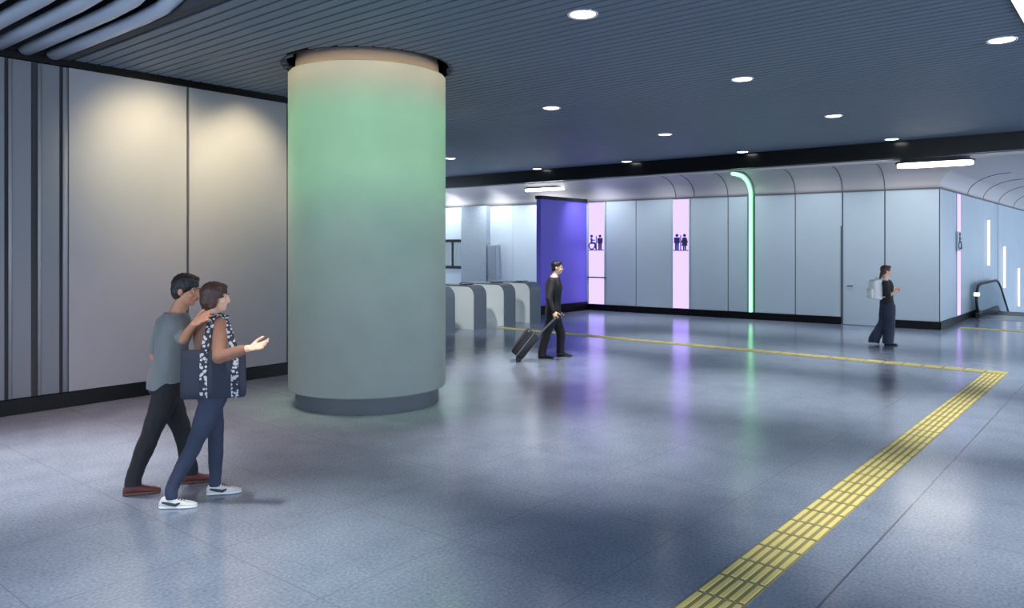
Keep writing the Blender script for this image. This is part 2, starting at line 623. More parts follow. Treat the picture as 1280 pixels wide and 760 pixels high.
for i in range(20):
    a = 2 * math.pi * i / 20
    c, s_ = math.cos(a), math.sin(a)
    spot('green_accent', (COLX + 2.5 * c, COLY + 2.5 * s_, 4.25), (COLX + .95 * c, COLY + .95 * s_, 3.35), 70, 52, 1, (.46, 1, .36), .15)
    spot('green_accent', (COLX + 2.3 * c, COLY + 2.3 * s_, 4.26), (COLX + .95 * c, COLY + .95 * s_, 2.1), 66, 50, 1, (.46, 1, .40), .15)
for i in range(32):
    a = 2 * math.pi * (i + .5) / 32
    c, s_ = math.cos(a), math.sin(a)
    spot('green_warm_cove', (COLX + 1.42 * c, COLY + 1.42 * s_, 4.28), (COLX + .99 * c, COLY + .99 * s_, 4.06), 8, 75, 1, (1, .74, .34), .04)


# ================================================================ LIGHT FITTINGS
def downlight(x, y, label, e=95, real=True):
    t = thing('downlight', label, 'ceiling light', (x, y, CZ), 0, 'round downlights in the slatted ceiling')
    bm = bmesh.new()
    n = 32
    loft(bm, [[Vector((r * math.cos(2 * math.pi * i / n), r * math.sin(2 * math.pi * i / n), z)) for i in range(n)] for r, z in ((.128, -.004), (.15, -.012), (.155, 0), (.15, .05), (.128, .05))], cap=False)
    obj('trim_ring', bm, M['white'], t, True)
    bm = bmesh.new(); lathe(bm, [(.06, -.008), (.12, -.006), (.128, 0), (.128, .04)], 32)
    obj('lens', bm, M['lens'], t, 'auto')
    spot('lamp', (0, 0, -.04), (0, 0, -2), e * 2.6, 57, 1, (1, .95, .88), .1, t)
    return t


downlight(6.32, 4.35, 'largest round downlight, at the top of the photo right of the column', 95)
downlight(10.11, 1.29, 'round downlight at the right edge beside the white linear light', 95)
downlight(10.19, 4.35, 'second round downlight back in the middle row, near the ceiling centre', 95)
downlight(10.28, 7.71, 'round downlight nearest the right side of the green column', 95)
downlight(14.23, 7.74, 'round downlight midway between the column row and black beam, above the purple sign panels', 80)
downlight(14.12, 4.34, 'round downlight third back in the middle row, before the one touching the beam', 80)
downlight(18.0, 4.32, 'round downlight touching the black beam above the long oval light at right', 60)
downlight(18.1, 7.72, 'round downlight touching the black beam above the green light strip', 60)
downlight(18.15, 11.04, 'small round downlight at the black beam above the violet partition', 60)
downlight(14.52, 14.22, 'small round downlight peeping out from the right edge of the column', 90)
downlight(18.15, 14.15, 'faint round downlight at the black beam above the ticket gates', 90)
# further fittings of the same grid, outside the frame
for x_, y_, e_ in ((2.4, 4.35, 90), (2.4, 7.7, 130), (6.3, 1.0, 100), (2.4, 1.0, 60), (14.1, 1.1, 90), (12.9, 16.0, 120)):
    downlight(x_, y_, 'round downlight of the ceiling grid outside the photo', e_)

lt = thing('linear_ceiling_light', 'white linear light set in the slatted ceiling at the top right corner', 'ceiling light', (9.1, .74, CZ))
obj('diffuser', box(-.78, .78, -.28, .27, -.005, .04), M['linear'], lt)
bm = bmesh.new()
B(bm, -.8, .8, .272, .288, -.012, .06); B(bm, -.8, .8, -.296, -.282, -.012, .06)
obj('frame', bm, M['dark'], lt)

for i in range(9):                         # added unseen spots behind the black beam to brighten the back wall
    yy = 2.6 + i * 2.05
    spot('back_wall_fill', (18.78, yy, 3.86), (20.2, yy, 1.6), 26 if i < 5 else 46, 130, 1, (.88, .95, 1), .15)
spot('gate_fill', (10.45, 11.05, 4.26), (14.6, 12.4, .4), 210, 60, 1, (.95, .98, 1), .15)  # added spot out of sight behind the column, brightens the gates
# warm wall washers close to the left wall
for xx, ee, dd in ((4.85, 118, 1.7), (6.15, 92, 1.35), (8.0, 110, 1.4), (9.5, 110, 1.4)):
    spot('wall_washer', (xx, LWY - dd, 4.26), (xx, LWY, 3.2), ee, 72, 1, (1, .84, .50), .2)
for xx, yy, ee in ((2.9, 8.6, 95), (5.0, 8.9, 80), (4.4, 6.5, 42), (7.7, 6.0, 42), (9.0, 7.6, 40)):  # added pinkish fill for the floor; the ceiling has no such fittings
    spot('warm_floor_fill', (xx, yy, 4.27), (xx, yy, 0), ee, 84, 1, (1, .62, .50), .1)


def oval(name, label, c, rz, a, b):
    t = thing(name, label, 'ceiling light', (c[0], c[1], 3.72), rz, 'long oval ceiling lights')
    def outline(a, b, n=12):
        p = []
        for sgn in (1, -1):
            for i in range(n + 1):
                g = -math.pi / 2 + math.pi * i / n
                p.append((sgn * (a - b + b * math.cos(g)), sgn * b * math.sin(g)))
        return p
    bm = bmesh.new(); prism(bm, outline(a, b), .10, .14)
    prism(bm, outline(a - .1, b - .1), .14, .21)
    obj('housing', bm, M['dark'], t)
    bm = bmesh.new(); prism(bm, outline(a - .04, b - .04), .03, .10)
    obj('diffuser', bm, M['bright'], t)
    return t


def atz(px, py, z):
    d = (EYE - z) * FPX / (py - HOR)
    return cw((px - 640) / FPX * d, d)


oval('oval_ceiling_light', 'long glowing oval ceiling light on the cove above the woman with backpack', atz(1168, 208, 3.74), math.pi / 2 + .06, .78, .3)
oval('oval_ceiling_light', 'long glowing oval ceiling light above the ticket gates and violet partition', atz(682, 239, 3.74), math.pi / 2 + .06, .78, .3)

# ---- pictograms
def circ(cx, cz, r, n=16):
    return [(cx + r * math.cos(2 * math.pi * i / n), cz + r * math.sin(2 * math.pi * i / n)) for i in range(n)]


def picto_man(bm, cx, cz, h, mt):
    u = h / 10
    prism(bm, circ(cx, cz + 4.1 * u, .95 * u), 0, .012, mt)
    prism(bm, [(cx - 1.9 * u, cz + 2.9 * u), (cx - 1.9 * u, cz - .6 * u), (cx - 1.3 * u, cz - .6 * u), (cx - 1.2 * u, cz - 5 * u), (cx - .15 * u, cz - 5 * u), (cx - .1 * u, cz - 1 * u),
               (cx + .1 * u, cz - 1 * u), (cx + .15 * u, cz - 5 * u), (cx + 1.2 * u, cz - 5 * u), (cx + 1.3 * u, cz - .6 * u), (cx + 1.9 * u, cz - .6 * u), (cx + 1.9 * u, cz + 2.9 * u)], 0, .012, mt)


def picto_woman(bm, cx, cz, h, mt):
    u = h / 10
    prism(bm, circ(cx, cz + 4.1 * u, .95 * u), 0, .012, mt)
    prism(bm, [(cx - 1.2 * u, cz + 2.9 * u), (cx - 2.3 * u, cz - .4 * u), (cx - 1.5 * u, cz - .5 * u), (cx - 2.0 * u, cz - 2.2 * u), (cx - 1 * u, cz - 2.2 * u), (cx - .9 * u, cz - 5 * u), (cx - .15 * u, cz - 5 * u), (cx - .1 * u, cz - 2.2 * u),
               (cx + .1 * u, cz - 2.2 * u), (cx + .15 * u, cz - 5 * u), (cx + .9 * u, cz - 5 * u), (cx + 1 * u, cz - 2.2 * u), (cx + 2.0 * u, cz - 2.2 * u), (cx + 1.5 * u, cz - .5 * u), (cx + 2.3 * u, cz - .4 * u), (cx + 1.2 * u, cz + 2.9 * u)], 0, .012, mt)


def picto_wheel(bm, cx, cz, h, mt):
    u = h / 10
    prism(bm, circ(cx - .8 * u, cz + 4.1 * u, .95 * u), 0, .012, mt)
    prism(bm, [(cx - 1.5 * u, cz + 2.9 * u), (cx - 1.3 * u, cz - 1 * u), (cx + 1.2 * u, cz - 1 * u), (cx + 2.2 * u, cz - 4.6 * u), (cx + 3.2 * u, cz - 4.2 * u), (cx + 2.0 * u, cz + .1 * u), (cx - .1 * u, cz + .1 * u), (cx - .1 * u, cz + 1.1 * u), (cx + 1.6 * u, cz + 1.1 * u), (cx + 1.6 * u, cz + 1.8 * u), (cx - .2 * u, cz + 1.8 * u), (cx - .2 * u, cz + 2.9 * u)], 0, .012, mt)
    n = 18                                   # open wheel
    o = [(cx - .6 * u + 2.5 * u * math.cos(a), cz - 2.3 * u + 2.5 * u * math.sin(a)) for a in [R(110 + 250 * i / n) for i in range(n + 1)]]
    i_ = [(cx - .6 * u + 1.8 * u * math.cos(a), cz - 2.3 * u + 1.8 * u * math.sin(a)) for a in [R(110 + 250 * i / n) for i in range(n + 1)]]
    for k in range(n):
        prism(bm, [o[k], o[k + 1], i_[k + 1], i_[k]], 0, .012, mt)


def facing(p, nrm):                          # local x = right as seen, y = up, z = towards viewer
    nrm = Vector((nrm[0], nrm[1], 0)).normalized()
    up = Vector((0, 0, 1)); rt = up.cross(nrm)
    m = Matrix.Identity(4)
    for i in range(3):
        m[i][0], m[i][1], m[i][2] = rt[i], up[i], nrm[i]
    m.translation = p
    return m


NB = (-BD.y, BD.x)


def lightpanel(p0, p1, label, kinds, line=False):
    s1, s0 = bs(p0), bs(p1)
    c = bw((s0 + s1) / 2)
    t = thing('illuminated_sign', label, 'lit sign', (c.x, c.y, 0), math.atan2(BD.y, BD.x), 'tall lilac light panels')
    h = (s1 - s0) / 2
    obj('light_face', box(-h + .04, h - .04, -.03, .02, .20, WT - .05, None, .004), M['pink'], t)
    bm = bmesh.new()
    B(bm, -h, -h + .04, -.03, .022, .19, WT - .04); B(bm, h - .04, h, -.03, .022, .19, WT - .04)
    obj('side_trim', bm, M['bpanel'], t)
    loc = Matrix.Rotation(math.pi, 4, 'Z') @ Matrix.Rotation(math.pi / 2, 4, 'X')   # picture x -> -x local, up -> z
    loc = Matrix(((-1, 0, 0, 0), (0, 0, 1, .022), (0, 1, 0, 0), (0, 0, 0, 1)))
    zc = 2.10
    w = 2 * h
    for k, kd in enumerate(kinds):
        bm = bmesh.new()
        cx = (-.24 + .48 * k) * (w - .08)
        {'m': picto_man, 'w': picto_woman, 'a': picto_wheel}[kd](bm, cx, zc, .47, loc)
        obj('pictogram', bm, M['sign'], t)
    bm = bmesh.new()
    prism(bm, [(-h + .05, zc - .25), (h - .05, zc - .25), (h - .05, zc - .225), (-h + .05, zc - .225)], 0, .012, loc)
    prism(bm, [(-.012, zc - .225), (.012, zc - .225), (.012, zc + .2), (-.012, zc + .2)], 0, .012, loc)
    obj('divider_line', bm, M['sign'], t)
    if line:
        obj('cross_rail', box(-h - .05, h, .02, .06, 1.0, 1.04), M['seam'], t)
    return t


lightpanel(735, 757, 'tall lilac light panel with accessible toilet pictograms next to the violet partition', ('a', 'm'), True)
lightpanel(840, 863, 'tall lilac light panel with man and woman toilet pictograms on the back wall', ('m', 'w'))

# lift strip on the right-hand wall
k = (1197.5 - 640) / FPX
d_ = CC.y / (-k * AY + AX)
lx = d_ * (k * AX + AY)
t = thing('illuminated_sign', 'narrow violet light strip with a dark pictogram on the right-hand wall by the corner', 'lit sign', (lx, CC.y, 0))
obj('light_face', box(-.19, .19, -.03, .02, .20, WT - .05, None, .004), M['lilac'], t)
bm = bmesh.new(); B(bm, -.25, -.19, -.02, .02, .19, WT - .04); B(bm, .19, .25, -.02, .02, .19, WT - .04)
obj('side_trim', bm, M['bpanel'], t)
mt = Matrix(((1, 0, 0, 0), (0, 0, -1, -.05), (0, 1, 0, 0), (0, 0, 0, 1)))
obj('sign_plate', box(-.3, .3, -.05, -.03, 1.86, 2.36), M['bpanel'], t)
bm = bmesh.new(); picto_wheel(bm, 0, 2.11, .44, mt @ Matrix.Diagonal((1.7, 1, 1, 1)))
obj('pictogram', bm, M['sign'], t)

# green tube climbing the back wall and bending over the cove
s = bs(939.5)
def strip_path(off):
    p = [Vector((*bw(s, off), .2)), Vector((*bw(s, off), 1.8))]
    for k, (o, z) in enumerate(pr):
        a = math.pi / 2 * k / 10
        nx, nz = (WT and (SOF - WT) * math.cos(a)), -1.0 * math.sin(a)
        q = math.hypot(nx, nz)
        p.append(Vector((*bw(s, o + off * nx / q), z + off * nz / q)))
    return p + [Vector((*bw(s, 1.45), SOF - off))]
tg = thing('green_light_strip', 'bright green light strip climbing the back wall and bending over the cove', 'light strip', (0, 0, 0))
bm = bmesh.new(); tube(bm, strip_path(.085), .046, 10)
obj('light_tube', bm, M['green'], tg, True)
bm = bmesh.new(); ribbon(bm, strip_path(.034), (BD.x, BD.y, 0), .14, .012)
obj('channel', bm, M['steel'], tg)

# light bars falling with the escalator
for px, y0, y1, lb in ((1234, 275, 332, 'nearest and highest white light bar on the wall above the escalator'), (1254, 308, 360, 'middle white light bar on the wall above the escalator'), (1272, 335, 383, 'farthest and lowest white light bar at the right edge')):
    k = (px - 640) / FPX
    d_ = CC.y / (-k * AY + AX)
    lx = d_ * (k * AX + AY)
    za, zb = zz(y1, d_), zz(y0, d_)
    t = thing('wall_light_bar', lb, 'wall light', (lx, CC.y, (za + zb) / 2), 0, 'vertical light bars by the escalator')
    hh = (zb - za) / 2
    w = 7 / FPX * d_ / .5 * .32
    obj('diffuser', box(-w, w, -.06, -.012, -hh, hh, None, .01), M['bar'], t)
    obj('back_plate', box(-w - .03, w + .03, -.012, .0, -hh - .03, hh + .03), M['steel'], t)

# ================================================================ FLOOR STRIPS
def tactile(label, x0, x1, y0, y1, along, tile=.30):
    L = (x1 - x0) if along == 'x' else (y1 - y0)
    n = int(round(L / tile))
    t = thing('tactile_paving', label, 'floor strip', ((x0 + x1) / 2, (y0 + y1) / 2, 0))
    a, b = bmesh.new(), bmesh.new()
    W = (y1 - y0) if along == 'x' else (x1 - x0)
    for i in range(n):
        u0 = -L / 2 + i * tile + .007
        u1 = u0 + tile - .014
        if along == 'x':
            B(a, u0, u1, -W / 2, W / 2, 0, .003)
        else:
            B(a, -W / 2, W / 2, u0, u1, 0, .003)
        for j in range(5):
            c = -W / 2 + W * (j + .5) / 5
            if along == 'x':
                B(b, u0 + .010, u1 - .010, c - .0150, c + .0150, .003, .008)
            else:
                B(b, c - .0150, c + .0150, u0 + .010, u1 - .010, .003, .008)
    obj('tile_base', a, M['ybase'], t)
    obj('raised_bars', b, M['ybar'], t)


tactile('wide yellow tactile paving strip running diagonally from the bottom edge across the floor', 1.4, 14.0, 1.73, 2.03, 'x')
tactile('thin yellow tactile paving line crossing the floor behind the businessman towards the gates', 14.03, 14.33, 1.73, 12.23, 'y')
tactile('short far yellow tactile paving line in front of the escalator', 21.2, 21.5, .6, 3.6, 'y')

# ================================================================ TICKET GATES
def gate(xr, label):
    t = thing('ticket_gate', label, 'ticket gate', (xr, 12.34, 0), 0, 'ticket gates in a row')
    w, l, h, r = .44, 1.7, 1.05, .26
    # profile in (y, z): rounded front top
    def prof(ins=0, n=10):
        p = [(ins, 0)]
        p += [(r - (r - ins) * math.cos(R(90 * i / n)), h - r + (r - ins) * math.sin(R(90 * i / n))) for i in range(n + 1)]
        p += [(l - r + (r - ins) * math.sin(R(90 * i / n)), h - r + (r - ins) * math.cos(R(90 * i / n))) for i in range(n + 1)]
        p += [(l - ins, 0)]
        return p
    yz = Matrix(((0, 0, 1, 0), (1, 0, 0, 0), (0, 1, 0, 0), (0, 0, 0, 1)))
    bm = bmesh.new()
    prism(bm, prof(.035), -w, 0, yz)
    obj('body', bm, M['gate'], t, 'auto')
    # dark band over the end and top
    bm = bmesh.new()
    o, i_ = prof(0), prof(.034)
    for k in range(len(o) - 1):
        prism(bm, [o[k], o[k + 1], i_[k + 1], i_[k]], -w + .012, -.012, yz)
    obj('edge_band', bm, M['gatedk'], t)
    obj('card_reader', box(-w * .8, -w * .2, .36, .58, h - .002, h + .02, None, .006), M['dark'], t)
    obj('flap', box(-w - .26, -w, .80, .84, .35, .92, None, .015), M['glass'], t)
    obj('base_kick', box(-w + .03, -.03, .02, l - .02, 0, .05), M['rubber'], t)
    return t


gate(12.77, 'ticket gate half hidden behind the green column')
gate(13.86, 'ticket gate second from the column, pale side and dark curved end')
gate(14.96, 'ticket gate third from the column, left of the man with the suitcase')
gate(16.0, 'farthest ticket gate, directly behind the man with the suitcase')

# ================================================================ ESCALATOR
t = thing('escalator', 'escalator going down beside the right-hand wall, with dark handrail and glass side', 'escalator', (24.5, 3.7, 0))
def rail(y):
    # path of handrail in local x
    p = [(-.02, y, .18), (-.22, y, .32), (-.30, y, .52), (-.22, y, .74), (0, y, .90), (.5, y, .93), (3.1, y, .93), (3.6, y, .86), (4.1, y, .66)]
    for q in range(1, 9):
        p.append((4.1 + q, y, .66 - .53 * q))
    return p
def side(y):
    bm = bmesh.new(); tube(bm, rail(y), .036, 8)
    obj('handrail', bm, M['rubber'], t, True)
    bm = bmesh.new()
    top = [(a, c - .04) for a, _, c in rail(y)[3:]]
    bot = [(12.1, -4.0), (3.3, .12), (-.05, .12)]
    xz = Matrix(((1, 0, 0, 0), (0, 0, 1, y), (0, 1, 0, 0), (0, 0, 0, 1)))
    prism(bm, top + bot, -.006, .006, xz)
    obj('glass_side', bm, M['glass'], t)
    bm = bmesh.new()
    prism(bm, [(-.1, 0), (-.1, .14), (3.3, .14), (12.1, -3.98), (12.1, -4.6), (3.1, -.35), (1.2, -.35), (1.2, 0)], -.05, .05, xz)
    obj('skirt', bm, M['dark'], t)
side(-.02); side(-1.4)
bm = bmesh.new()
B(bm, -.3, 1.25, -1.35, -.07, 0.001, .012)
obj('landing_plate', bm, M['steel'], t)
bm = bmesh.new()
for q in range(22):
    xx = 1.3 + q * .4
    zt = -.02 if xx < 3.1 else -.02 - (xx - 3.1) * .5
    B(bm, xx, xx + .41, -1.34, -.08, zt - .3, zt)
obj('steps', bm, M['dark'], t)
bm = bmesh.new(); B(bm, -.34, -.2, -.09, .04, .62, .72, None, .01)
obj('indicator_lamp', bm, M['bar'], t)

# ================================================================ PEOPLE
def V(*a):
    return Vector(a)


def cap(bm, p0, p1, r0, r1, n=16):
    p0, p1 = Vector(p0), Vector(p1)
    d = p1 - p0
    if d.length < 1e-5:
        d = Vector((0, 0, 1e-4))
    u, v = perp(d)
    t = d.normalized()
    rings = []
    for a in (-80, -50, -22):
        rings.append(ring(p0 + t * r0 * math.sin(R(a)), u * r0 * math.cos(R(a)), v * r0 * math.cos(R(a)), n))
    for f in (0, .33, .66, 1):
        q = p0.lerp(p1, f); r = r0 + (r1 - r0) * f
        rings.append(ring(q, u * r, v * r, n))
    for a in (22, 50, 80):
        rings.append(ring(p1 + t * r1 * math.sin(R(a)), u * r1 * math.cos(R(a)), v * r1 * math.cos(R(a)), n))
    loft(bm, rings)


def ell(bm, c, ex, ey, ez, n=18, m=10):
    """ellipsoid from three half-axis vectors"""
    c, ex, ey, ez = Vector(c), Vector(ex), Vector(ey), Vector(ez)
    rings = []
    for i in range(m + 1):
        a = R(-88 + 176 * i / m)
        rings.append(ring(c + ez * math.sin(a), ex * math.cos(a), ey * math.cos(a), n))
    loft(bm, rings)


def chain(bm, pts, rs):
    for i in range(len(pts) - 1):
        cap(bm, pts[i], pts[i + 1], rs[i], rs[i + 1])


def solid(name, bm, m, parent, voxel=.008, smooth=6, keep=None, cuts=(), wrinkle=0, wscale=9):
    """fuse overlapping closed shapes into one continuous smooth surface"""
    me = bpy.data.meshes.new(name + '_raw')
    bmesh.ops.recalc_face_normals(bm, faces=bm.faces)
    bm.to_mesh(me); bm.free()
    o = bpy.data.objects.new(name + '_raw', me)
    COL.objects.link(o)
    md = o.modifiers.new('r', 'REMESH'); md.mode = 'VOXEL'; md.voxel_size = voxel; md.adaptivity = 0
    dg = bpy.context.evaluated_depsgraph_get()
    ev = o.evaluated_get(dg)
    me2 = bpy.data.meshes.new_from_object(ev)
    bpy.data.objects.remove(o); bpy.data.meshes.remove(me)
    nv = len(me2.vertices)
    co_ = np.empty(nv * 3); me2.vertices.foreach_get('co', co_); co_ = co_.reshape(-1, 3)
    ed = np.empty(len(me2.edges) * 2, dtype=np.int64); me2.edges.foreach_get('vertices', ed); ed = ed.reshape(-1, 2)
    deg = np.bincount(ed.ravel(), minlength=nv).astype(float)
    w = np.full(nv, .55)
    for c, r in (keep or ()):
        dd = np.linalg.norm(co_ - np.array(c), axis=1)
        w = np.where(dd < r, .16, w)
    for _ in range(smooth):
        acc = np.zeros_like(co_)
        for k in range(3):
            acc[:, k] = np.bincount(ed[:, 0], co_[ed[:, 1], k], nv) + np.bincount(ed[:, 1], co_[ed[:, 0], k], nv)
        co_ += (acc / deg[:, None] - co_) * w[:, None]
    me2.vertices.foreach_set('co', co_.ravel())
    me2.update()
    if wrinkle:
        no = np.empty(nv * 3); me2.vertices.foreach_get('normal', no); no = no.reshape(-1, 3)
        q = co_ * np.array([wscale, wscale, wscale * .7])
        a_ = np.array([noise.noise(t_) + .6 * noise.noise([c * 2.3 for c in t_]) for t_ in q.tolist()])
        co_ = co_ + no * (wrinkle * a_)[:, None]
        me2.vertices.foreach_set('co', co_.ravel())
        me2.update()
    if cuts:
        b2 = bmesh.new(); b2.from_mesh(me2)
        for c, n_ in cuts:
            r = bmesh.ops.bisect_plane(b2, geom=b2.verts[:] + b2.edges[:] + b2.faces[:], plane_co=c, plane_no=n_, clear_outer=True)
            es = [g for g in r['geom_cut'] if isinstance(g, bmesh.types.BMEdge)]
            if es:
                bmesh.ops.holes_fill(b2, edges=es)
        b2.to_mesh(me2); b2.free()
    me2.name = name
    me2.polygons.foreach_set('use_smooth', [True] * len(me2.polygons))
    me2.materials.clear(); me2.materials.append(m)
    o = bpy.data.objects.new(name, me2)
    COL.objects.link(o)
    o.parent = parent
    return o


def hand(bm, w, d, nrm, thumb, curl=25, spread=6, s=1.0, thumb_open=.75):
    """w wrist, d finger direction, nrm palm-facing normal, thumb = direction of the thumb side"""
    d = d.normalized(); nrm = (nrm - d * nrm.dot(d)).normalized()
    sx = d.cross(nrm).normalized()
    if sx.dot(thumb) < 0:
        sx = -sx
    pw, pl = .041 * s, .092 * s
    ell(bm, w + d * pl * .52, sx * pw, nrm * .016 * s, d * pl * .58)
    for f in (-.7, -.2, .3, .75):
        cap(bm, w + d * .012 * s + sx * pw * f * .55, w + d * pl * .92 + sx * pw * f * .95, .0135 * s, .0105 * s, 10)
    lens = [.060, .072, .078, .070]          # little .. index
    for k, f in enumerate((-.80, -.27, .27, .78)):
        base = w + d * pl * .92 + sx * pw * f
        ang = R(f * spread)
        dirf = (d * math.cos(ang) + sx * math.sin(ang)).normalized()
        p = base
        ln = lens[k] * s
        r = [.0098, .0092, .0086, .0074]
        for j, fr in enumerate((.45, .31, .24)):
            dirf = (Quaternion(dirf.cross(nrm), R(curl * (.5 + .35 * j))) @ dirf).normalized()
            q = p + dirf * ln * fr
            cap(bm, p, q, r[j] * s, r[j + 1] * s, 10)
            p = q
    b0 = w + d * .022 * s + sx * pw * .7
    td = (d * (1 - thumb_open * .5) + sx * thumb_open + nrm * .25).normalized()
    p1 = b0 + td * .040 * s
    p2 = p1 + (td * .75 + d * .5).normalized() * .032 * s
    p3 = p2 + (td * .5 + d * .75).normalized() * .024 * s
    cap(bm, b0, p1, .0145 * s, .0115 * s, 10); cap(bm, p1, p2, .0112 * s, .0102 * s, 10); cap(bm, p2, p3, .0100 * s, .0085 * s, 10)


def basis(f, up=(0, 0, 1)):
    f = Vector(f).normalized(); up = Vector(up)
    l = up.cross(f).normalized()             # person's left
    return f, l, f.cross(l).normalized()


def torso(bm, pel, neck, f, sw, hw, dp, g=0.0, ext=0.0):
    """trunk from the hips to the neck base; sw/hw half widths, dp half depth, g clothing allowance"""
    f, l, _ = basis((f[0], f[1], 0))
    rings = []
    prof = [(-.16, .80, .86), (-.08, .98, .98), (.0, 1.0, 1.02), (.14, .95, .92), (.32, .86, .82), (.5, .94, .94), (.68, 1.02, 1.05), (.82, 1.02, 1.0), (.92, .84, .82), (1.0, .46, .58)]
    if ext:
        prof = [(-ext, .98, 1.0)] + prof[1:]
    for t_, wf, df in prof:
        c = pel.lerp(neck, t_) if t_ >= 0 else pel + (pel - neck) * -t_
        b = hw if t_ < .3 else (hw + (sw - hw) * min(1, (t_ - .3) / .4))
        if -.1 < t_ < .15:
            c = c - f * .012
        rings.append((c, b * wf + g, dp * df + g))
    rr = []
    for c, a, b in rings:
        pts = []
        for i in range(28):
            th = 2 * math.pi * i / 28
            ca, sa = math.cos(th), math.sin(th)
            ca = math.copysign(abs(ca) ** .85, ca); sa = math.copysign(abs(sa) ** .85, sa)
            pts.append(c + l * a * ca + f * b * sa)
        rr.append(pts)
    loft(bm, rr)


def head(bm, c, hf, up, s=1.0):
    """c = centre of the skull"""
    f, l, u = basis(hf, up)
    ell(bm, c + u * .022 * s - f * .008 * s, l * .074 * s, f * .094 * s, u * .092 * s)
    ell(bm, c - u * .045 * s + f * .022 * s, l * .058 * s, f * .066 * s, u * .076 * s)
    ell(bm, c - u * .088 * s + f * .055 * s, l * .030 * s, f * .026 * s, u * .024 * s)      # chin
    cap(bm, c + f * .086 * s + u * .012 * s, c + f * .099 * s - u * .030 * s, .010 * s, .0145 * s, 10)  # nose
    for sg in (1, -1):
        ell(bm, c + l * sg * .030 * s + f * .080 * s + u * .020 * s, l * .026 * s, f * .013 * s, u * .009 * s)   # brow
        ell(bm, c + l * sg * .040 * s + f * .058 * s - u * .030 * s, l * .024 * s, f * .026 * s, u * .026 * s)   # cheek
        ell(bm, c + l * sg * .076 * s - f * .010 * s - u * .012 * s, l * .010 * s, f * .019 * s, u * .031 * s)   # ear
    ell(bm, c + f * .083 * s - u * .058 * s, l * .026 * s, f * .012 * s, u * .013 * s)       # mouth mound


def face_bits(root, c, hf, up, s=1.0, brow='hairb'):
    f, l, u = basis(hf, up)
    for sg in (1, -1):
        bm = bmesh.new(); ell(bm, c + l * sg * .031 * s + f * .0775 * s + u * .002 * s, l * .0125 * s, f * .008 * s, u * .0058 * s, 12, 8)
        e = obj('eye', bm, M['eye'], root, True)
        bm = bmesh.new(); ell(bm, c + l * sg * .031 * s + f * .0818 * s + u * .002 * s, l * .0078 * s, f * .0048 * s, u * .0062 * s, 10, 6)
        obj('iris', bm, M['iris'], e, True)
        bm = bmesh.new(); cap(bm, c + l * sg * .016 * s + f * .092 * s + u * .022 * s, c + l * sg * .048 * s + f * .080 * s + u * .024 * s, .0045 * s, .003 * s, 8)
        obj('eyebrow', bm, M[brow], root, True)
    bm = bmesh.new()
    ell(bm, c + f * .0945 * s - u * .054 * s, l * .021 * s, f * .006 * s, u * .0045 * s, 12, 6)
    ell(bm, c + f * .0935 * s - u * .062 * s, l * .019 * s, f * .007 * s, u * .0055 * s, 12, 6)
    obj('lips', bm, M['lip'], root, True)


def shoe(root, heel, toe, wdt, m_up, m_sole, h=.085, pitch=0, stripe=None, name='shoe', laces='whsole'):
    """heel / toe ground points; builds upper, sole, laces"""
    heel, toe = Vector(heel), Vector(toe)
    d = toe - heel; L = d.length; f = d.normalized()
    l = Vector((0, 0, 1)).cross(f).normalized(); u = f.cross(l).normalized()
    hwid = wdt / 2
    prof = [(0.00, .55, .62, .0), (.06, .74, .95, 0), (.18, .80, 1.12, 0), (.32, .80, 1.10, 0), (.45, .84, .84, 0), (.60, .96, .66, 0), (.75, 1.0, .56, 0), (.88, .88, .46, 0), (.96, .62, .36, 0), (1.0, .30, .26, 0)]
    def sect(t_, wf, hf, z0, z1):
        c = heel + f * (L * t_)
        pts = []
        for i in range(18):
            th = 2 * math.pi * i / 18
            ca, sa = math.cos(th), math.sin(th)
            ca = math.copysign(abs(ca) ** .7, ca); sa = math.copysign(abs(sa) ** .6, sa)
            tap = 1 - .28 * max(0, sa)
            pts.append(c + l * hwid * wf * ca * tap + u * (z0 + (z1 - z0) * (sa * .5 + .5)))
        return pts
    bm = bmesh.new()
    loft(bm, [sect(t_, wf * .96, hf, .016, max(.03, h * hf)) for t_, wf, hf, _ in prof])
    up = obj(name, bm, m_up, root, True)
    bm = bmesh.new()
    loft(bm, [sect(t_, wf * 1.06, 0, 0, .026) for t_, wf, hf, _ in prof])
    obj('sole', bm, m_sole, up, True)
    bm = bmesh.new()
    for k in range(4):
        t_ = .44 + .065 * k
        z = h * (.88 - .10 * k) + .004
        tube(bm, [heel + f * L * t_ + l * hwid * .42 + u * (z - .012), heel + f * L * (t_ + .02) + u * (z + .002), heel + f * L * t_ - l * hwid * .42 + u * (z - .012)], .004, 6)
    obj('laces', bm, M[laces], up)
    if stripe:
        bm = bmesh.new()
        for sg in (1, -1):
            pts = [heel + f * L * a + l * sg * hwid * b + u * h * c for a, b, c in ((.10, .70, .62), (.28, .82, .48), (.46, .86, .36), (.58, .82, .52))]
            tube(bm, pts, [.007, .012, .012, .006], 8)
        obj('side_stripe', bm, stripe, up, True)
    return up


def proj(ox, depth0):
    """returns function px,py,depth -> point local to a figure whose origin stands at column ox, depth0"""
    r0 = (ox - 640) / FPX * depth0
    def P(px, py, d):
        return Vector(((px - 640) / FPX * d - r0, d - depth0, EYE - (py - HOR) / FPX * d))
    return P


def figure(label, ox, depth0):
    r0 = (ox - 640) / FPX * depth0
    x, y = cw(r0, depth0)
    return thing('person', label, 'person', (x, y, 0), YAW), proj(ox, depth0)


